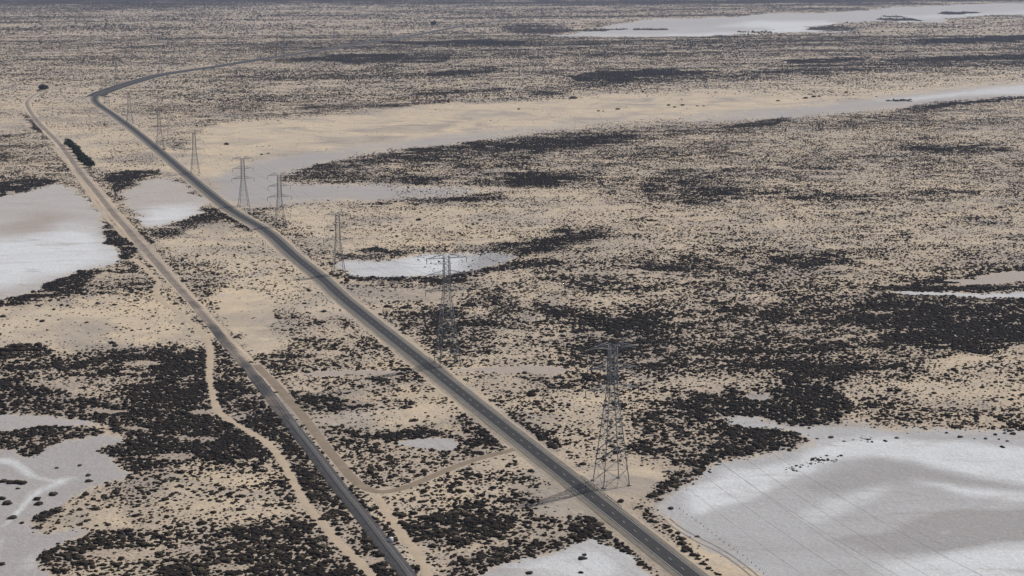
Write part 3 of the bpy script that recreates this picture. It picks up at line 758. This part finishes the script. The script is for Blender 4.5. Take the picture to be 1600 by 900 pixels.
MARG = 1050
def scatter(Ya, Yb, k, nmax_cov=.96, A1=5.6):
    """Ya > Yb image rows below the horizon; k = size factor"""
    z0 = FF/Ya-ZOFF; z1 = FF/Yb-ZOFF; W = MARG*HP/Yb
    A = A1*k*k; nmax = -math.log(1-nmax_cov)/A
    out = []; nb = max(1, int(math.ceil((z1-z0)/400)))
    for i in range(nb):
        a = z0+(z1-z0)*i/nb; c = z0+(z1-z0)*(i+1)/nb; Wb = MARG*HP/(FF/(c+ZOFF))
        N_ = int(2*Wb*(c-a)*nmax); 
        x = rng.uniform(-Wb, Wb, N_); z = rng.uniform(a, c, N_)
        u, y = UY(x, z); m = np.abs(u-800) < MARG; x = x[m]; z = z[m]
        wu, wv = warp(x, z); cv = sample(cover, wu, wv)
        cv = cv+(.58-.50*np.clip((z-1900)/1200, 0, 1))*cv*(1-cv)
        cv = np.where(cv > .6, .6+(cv-.6)*.8, cv)
        gap = fbm(x/1.6, z, 17, 66, 3); cv = np.where(gap > .19, cv*np.clip(1-(gap-.19)*9, .3, 1), cv)
        cl = fbm(x, z, 14*max(1, k*.8), 55, 2); cl2 = fbm(x, z, 60*max(1, k), 58, 2)
        zz_ = z-.28*x; fr_ = np.clip((z-900)/1500, 0, 1)
        st_ = fbm(x/4, zz_, 16, 61, 3)*(1-fr_)+fbm(x/6, zz_, 60, 62, 3)*fr_; st2 = fbm(x/7, zz_, 260, 64, 3)*np.clip((z-2500)/2500, 0, 1)
        cv = np.clip(cv*(1+(1-cv)**.7*(cl*1.7+cl2*1.5+st_*(2.0-.3*fr_)+st2*1.9)), 0, .93)
        cv = cv*(sample(block, wu, wv) < .42+.5*rng.random(len(x))**3)
        far_ok = np.minimum(np.minimum(fs(F_ROAD, x, z)-10.0-.8*k*(k > 1)-8*(z > 3000), fs(F_RAIL, x, z)-3.6-3*np.clip((z-1150)/200, 0, 1)), fs(F_TRK, x, z)-.3)
        row = np.clip((fs(F_ROW, x, z)-1.5)/3, .35, 1)
        p = -np.log(1-cv)/A/nmax*row
        m = (rng.random(len(x)) < p) & (far_ok > .3*k)
        out.append(np.stack([x[m], z[m], cv[m]], 1))
    o = np.vstack(out); n_ = len(o)
    s = k*.74*np.exp(rng.normal(0, .44, n_))*(1+.25*o[:, 2])
    big = rng.random(n_) < .015; s = np.where(big, s*1.7, s)
    s = s*(.76+.36*o[:, 2]); s = np.clip(s, .25*k, 2.6*k)
    return o[:, 0], o[:, 1], s, o[:, 2]
def build_scrub(name, x, z, s, cv, temps, label):
    n_ = len(x); hgt = height(x, z); which = rng.integers(0, len(temps), n_); rot = rng.uniform(0, 6.283, n_)
    hs = s*rng.uniform(.75, 1.25, n_)
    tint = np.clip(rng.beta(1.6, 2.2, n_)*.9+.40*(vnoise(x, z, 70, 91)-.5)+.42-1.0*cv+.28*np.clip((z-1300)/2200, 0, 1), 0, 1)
    VV_ = []; TT = []; AT = []; base = 0
    for t_, (v, tr) in enumerate(temps):
        m = which == t_; c = m.sum()
        if not c: continue
        ca = np.cos(rot[m])[:, None]; sa = np.sin(rot[m])[:, None]; S = s[m][:, None]
        X = x[m][:, None]+S*(ca*v[:, 0]-sa*v[:, 1]); Yy = z[m][:, None]+S*(sa*v[:, 0]+ca*v[:, 1]); Z = hgt[m][:, None]+hs[m][:, None]*v[:, 2]
        VV_.append(np.stack([X, Yy, Z], -1).reshape(-1, 3).astype(np.float32))
        TT.append((tr[None]+(base+np.arange(c)*len(v))[:, None, None]).reshape(-1, 3).astype(np.int32)); base += c*len(v)
        AT.append(np.repeat(tint[m], len(v)).astype(np.float32))
    me = mesh_np(name, np.vstack(VV_), np.vstack(TT))
    a = me.attributes.new('tint', 'FLOAT', 'POINT'); a.data.foreach_set('value', np.concatenate(AT))
    return tag(link(name, me, m_scrub), label, 'scrub', kind='stuff')

# single bushes that stand out in the photograph: (u, y, radius m)
BUSH = [(88,732,1.1),(124,728,1.3),(137,744,1.5),(138,753,1.9),(134,775,2.0),(81,774,2.3),(57,781,2.0),(60,789,2.0),(21,810,1.9),(34,818,1.2),(10,788,2.2),(3,781,1.9),(27,764,1.0),(3,883,1.5),
 (27,756,2.2),(14,756,2.2),(5,754,2.2),(35,757,2.0),(1300,684,1.4),(1318,690,.8),(1384,690,1.0),(1401,685,1.2),(1480,677,1.0),(1500,684,1.5),(1540,686,1.1),(1555,680,1.2),(1574,690,.9),(1566,699,1.2),(1584,679,1.5),(1523,686,.6),(1561,687,.8),
 (1090,739,2.0),(1082,750,1.0),(1048,796,1.5),(970,785,1.8),(1248,681,1.6),(909,896,1.0),(910,874,1.7),(914,868,1.1),(827,897,1.6),(835,872,.8),
 (1091,839,1.0),(1070,861,1.6),(1080,862,1.0),(1085,869,1.4),(1088,874,.9),(1097,882,1.1),(1109,889,1.2),(1120,898,1.0),
 (353,226,3.8),(276,228,3.0),(256,234,2.2),(894,154,6.5),(966,171,4.2),(1045,165,3.5),(1066,165,3.5),(1054,168,2.5),(1090,166,2.5),(1100,166,2.2),(935,174,2.5),(811,171,2.6),(943,174,2.0),
 (1216,158,3.5),(1260,154,4.5),(1272,152,5.0),(1280,151,3.5),(1322,145,3.5),(497,332,1.4),(518,362,2.4),(541,439,2.6),(605,481,2.6),(634,482,2.8),(596,472,1.4),(604,395,1.6),(630,502,2.0),(486,391,1.4),
 (655,345,2.8),(650,321,3.0),(750,345,2.2),(408,242,2.2),(419,240,1.9),(142,562,1.6),(66,503,2.0),(174,537,2.3),(180,541,2.0),(4,495,2.2),(147,563,2.0),(27,543,3.4),(60,540,3.0),(58,548,3.0),(14,549,3.6),(34,548,3.2),(2,556,3.0),(200,462,1.6),(78,470,1.8),(834,613,2.6),(833,619,2.6),(869,690,2.2)]
def zone(u, y):
    if u < 150 and 530 < y < 565: return 'in the bush cluster below the bare sand at the left edge'
    if u < 250 and 720 < y < 830: return 'on the grey salt flat at the lower left'
    if u < 330 and y > 600 and y < 720: return 'in the black thicket above the lower left salt flat'
    if u < 400 and y >= 800: return 'in the lower left corner scrub'
    if u < 460 and y >= 700: return 'between the left salt flat and the sandy track'
    if u < 640 and y > 660 and u < (y-640)*.75+455: return 'between the sandy track and the railway'
    if y > 775 and u < 960 and u < 800+(y-700)*1.25: return 'between railway and highway near the bottom edge'
    if y > 690 and u < 820+(y-700)*1.25: return 'below the brown dirt road, left of the highway'
    if y > 560 and u < 640+(y-560)*1.25: return 'between railway and highway above the dirt road'
    if y > 665 and u > 1280: return 'on the upper rim of the large white salt pan'
    if y > 770 and u > 980 and u < 1130: return 'along the right edge of the highway at the bottom'
    if y > 700 and u > 1000: return 'on the black shore left of the large salt pan'
    if y > 640 and u > 1000: return 'on the dark spit above the large salt pan'
    if y > 640: return 'around the nearest pylon'
    if y > 560 and u > 1100: return 'in dense scrub above the large salt pan'
    if y > 560: return 'behind the nearest pylon'
    if u < 330 and y > 430: return 'on the bare sand slope at the left'
    if y > 430 and u < 900: return 'on the sand by the second tall pylon'
    if 140 < y < 182 and u > 780: return 'on the long bare sand flat in the distance'
    if y < 260: return 'on the pale sand beside the middle highway'
    if y < 430: return 'on the sandy rise by the small white salt patch'
    return 'in the dark scrub right of the highway'
def sizeword(r): return 'tiny' if r < 1.0 else 'small' if r < 1.45 else 'round' if r < 1.9 else 'large' if r < 2.5 else 'huge'

x1, z1, s1, c1 = scatter(1150, 480, .75)
# the largest-looking ones in the frame become single things
u_, y_ = UY(x1, z1); px = s1*(y_-Y0)*((u_ > 4) & (u_ < 1596) & (y_ < 895) & (y_ > 300))
NIND = 297-len(BUSH)
order = np.argsort(-px); pick = order[:NIND]; keep = np.ones(len(x1), bool); keep[pick] = False
# leave room round the hand-placed bushes
singles = [(x1[i], z1[i], s1[i]*1.0, False) for i in pick]
for u, y, r_ in BUSH:
    gx_, gz_ = G(u, y); gz_ = float(gz_)+r_*.4; singles.append((float(gx_), gz_, r_, True))
templ = []
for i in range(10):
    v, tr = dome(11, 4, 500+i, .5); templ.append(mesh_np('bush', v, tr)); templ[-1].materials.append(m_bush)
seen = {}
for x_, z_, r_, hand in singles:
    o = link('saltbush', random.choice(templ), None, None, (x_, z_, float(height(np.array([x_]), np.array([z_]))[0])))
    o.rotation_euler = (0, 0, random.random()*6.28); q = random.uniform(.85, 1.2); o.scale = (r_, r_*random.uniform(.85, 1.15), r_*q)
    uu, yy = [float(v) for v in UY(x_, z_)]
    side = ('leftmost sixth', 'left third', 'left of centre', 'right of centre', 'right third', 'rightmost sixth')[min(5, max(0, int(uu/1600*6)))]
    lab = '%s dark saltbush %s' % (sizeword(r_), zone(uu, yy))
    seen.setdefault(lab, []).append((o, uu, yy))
for lab, l in seen.items():
    if len(l) == 1: tag(l[0][0], lab, 'bush', 'single saltbushes'); continue
    l.sort(key=lambda q: q[1])
    for i, (o, uu, yy) in enumerate(l):
        if i == 0: lb = 'leftmost '+lab.replace('very large', 'huge')
        elif i == len(l)-1: lb = 'rightmost '+lab.replace('very large', 'huge')
        else: lb = lab
        tag(o, lb, 'bush', lab+' group' if lb == lab else 'single saltbushes')
print('singles', len(singles))
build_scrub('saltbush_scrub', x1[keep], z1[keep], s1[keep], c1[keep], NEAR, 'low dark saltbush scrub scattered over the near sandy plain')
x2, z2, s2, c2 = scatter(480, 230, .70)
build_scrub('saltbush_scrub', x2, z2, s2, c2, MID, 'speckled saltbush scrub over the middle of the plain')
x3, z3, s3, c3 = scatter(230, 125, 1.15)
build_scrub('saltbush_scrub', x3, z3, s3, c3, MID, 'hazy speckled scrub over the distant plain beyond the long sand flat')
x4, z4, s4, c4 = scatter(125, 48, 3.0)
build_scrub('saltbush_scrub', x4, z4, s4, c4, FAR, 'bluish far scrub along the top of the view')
print('scrub', len(x1), len(x2), len(x3), len(x4))

# ------------------------------------------------------------------ trees
def tree_meshes(seed):
    r = np.random.default_rng(seed); v = []; tr = []
    cl = []
    for k in range(16):
        a = r.random()*6.283; q = .62*math.sqrt(r.random()); hgt = .35+.55*r.random()
        cl.append((math.cos(a)*q, math.sin(a)*q, hgt, .22+.16*r.random()))
    for cx_, cy_, cz_, rr in cl:
        for k in range(70):
            d = r.normal(size=3); d /= np.linalg.norm(d); p = np.array([cx_, cy_, cz_])+d*rr*(.6+.5*r.random())*np.array([1, 1, .8])
            p[2] = max(p[2], .12)
            a = r.normal(size=3); a /= np.linalg.norm(a); b_ = np.cross(a, d); b_ /= np.linalg.norm(b_)+1e-6; sz = .05+.06*r.random()
            i = len(v); v += [p+a*sz, p+b_*sz, p-a*sz, p-b_*sz]; tr += [(i, i+1, i+2), (i, i+2, i+3)]
    crown = mesh_np('crown', np.array(v), np.array(tr)); crown.materials.append(m_tree)
    m = MB(); m.bar((0, 0, -.05), (.02, .01, .35), .09, .06)
    for k in range(5):
        c_ = cl[k]; m.bar((.02, .01, .3), (c_[0]*.8, c_[1]*.8, c_[2]*.9), .045, .02)
    return crown, m.mesh('trunk')
TREES = [tree_meshes(900+i) for i in range(4)]
TL = [(107,228,4.6),(113,233,4.4),(118,238,4.2),(121,243,4.2),(125,248,4.2),(129,252.5,4.2),(133,257,4.2),(139,262,4.4)]
tn = ['farthest tree of the dark row beside the railway, largest crown', 'second tree from the far end of the dark row by the railway', 'third tree from the far end of the dark row by the railway', 'fourth tree from the far end of the dark row by the railway', 'fourth tree from the near end of the dark row by the railway', 'third tree from the near end of the dark row by the railway', 'second tree from the near end of the dark row by the railway', 'nearest tree of the dark row beside the railway']
def tree(u, y, r_, lab, i, grp=None):
    gx_, gz_ = [float(v) for v in G(u, y)]
    o = root('tree', (gx_, gz_+r_*.4, 0), random.random()*6.28); o.scale = (r_*1.85, r_*1.85, r_*1.75)
    cr, tk = TREES[i % 4]; link('crown', cr, None, o); link('trunk', tk, m_bark, o); tag(o, lab, 'tree', grp)
for i, (u, y, r_) in enumerate(TL): tree(u, y, r_, tn[i], i, 'row of dark trees beside the railway')
tree(67, 142, 6.0, 'lone dark tree inside the far bend of the railway', 1)
tree(677, 40, 8.0, 'lone dark tree far away above the distant highway', 2)

# ------------------------------------------------------------------ haze
mh = bpy.data.materials.new('haze_air'); mh.use_nodes = True; t = mh.node_tree; t.nodes.clear()
out = t.nodes.new('ShaderNodeOutputMaterial'); pv = t.nodes.new('ShaderNodeVolumePrincipled')
pv.inputs['Color'].default_value = (.62, .73, 1, 1); pv.inputs['Density'].default_value = 3.3e-5; pv.inputs['Anisotropy'].default_value = .2
t.links.new(pv.outputs[0], out.inputs['Volume'])
zmax = V[:, 1].max()+200; zmin = V[:, 1].min()-200; xm = np.abs(V[:, 0]).max()+200
mb = MB(); mb.box((0, (zmax+zmin)/2, (HC+40-1)/2), (2*xm, zmax-zmin, HC+40+1))
tag(link('haze', mb.mesh('haze'), mh), 'thin bluish air haze over the plain', 'haze', kind='stuff')
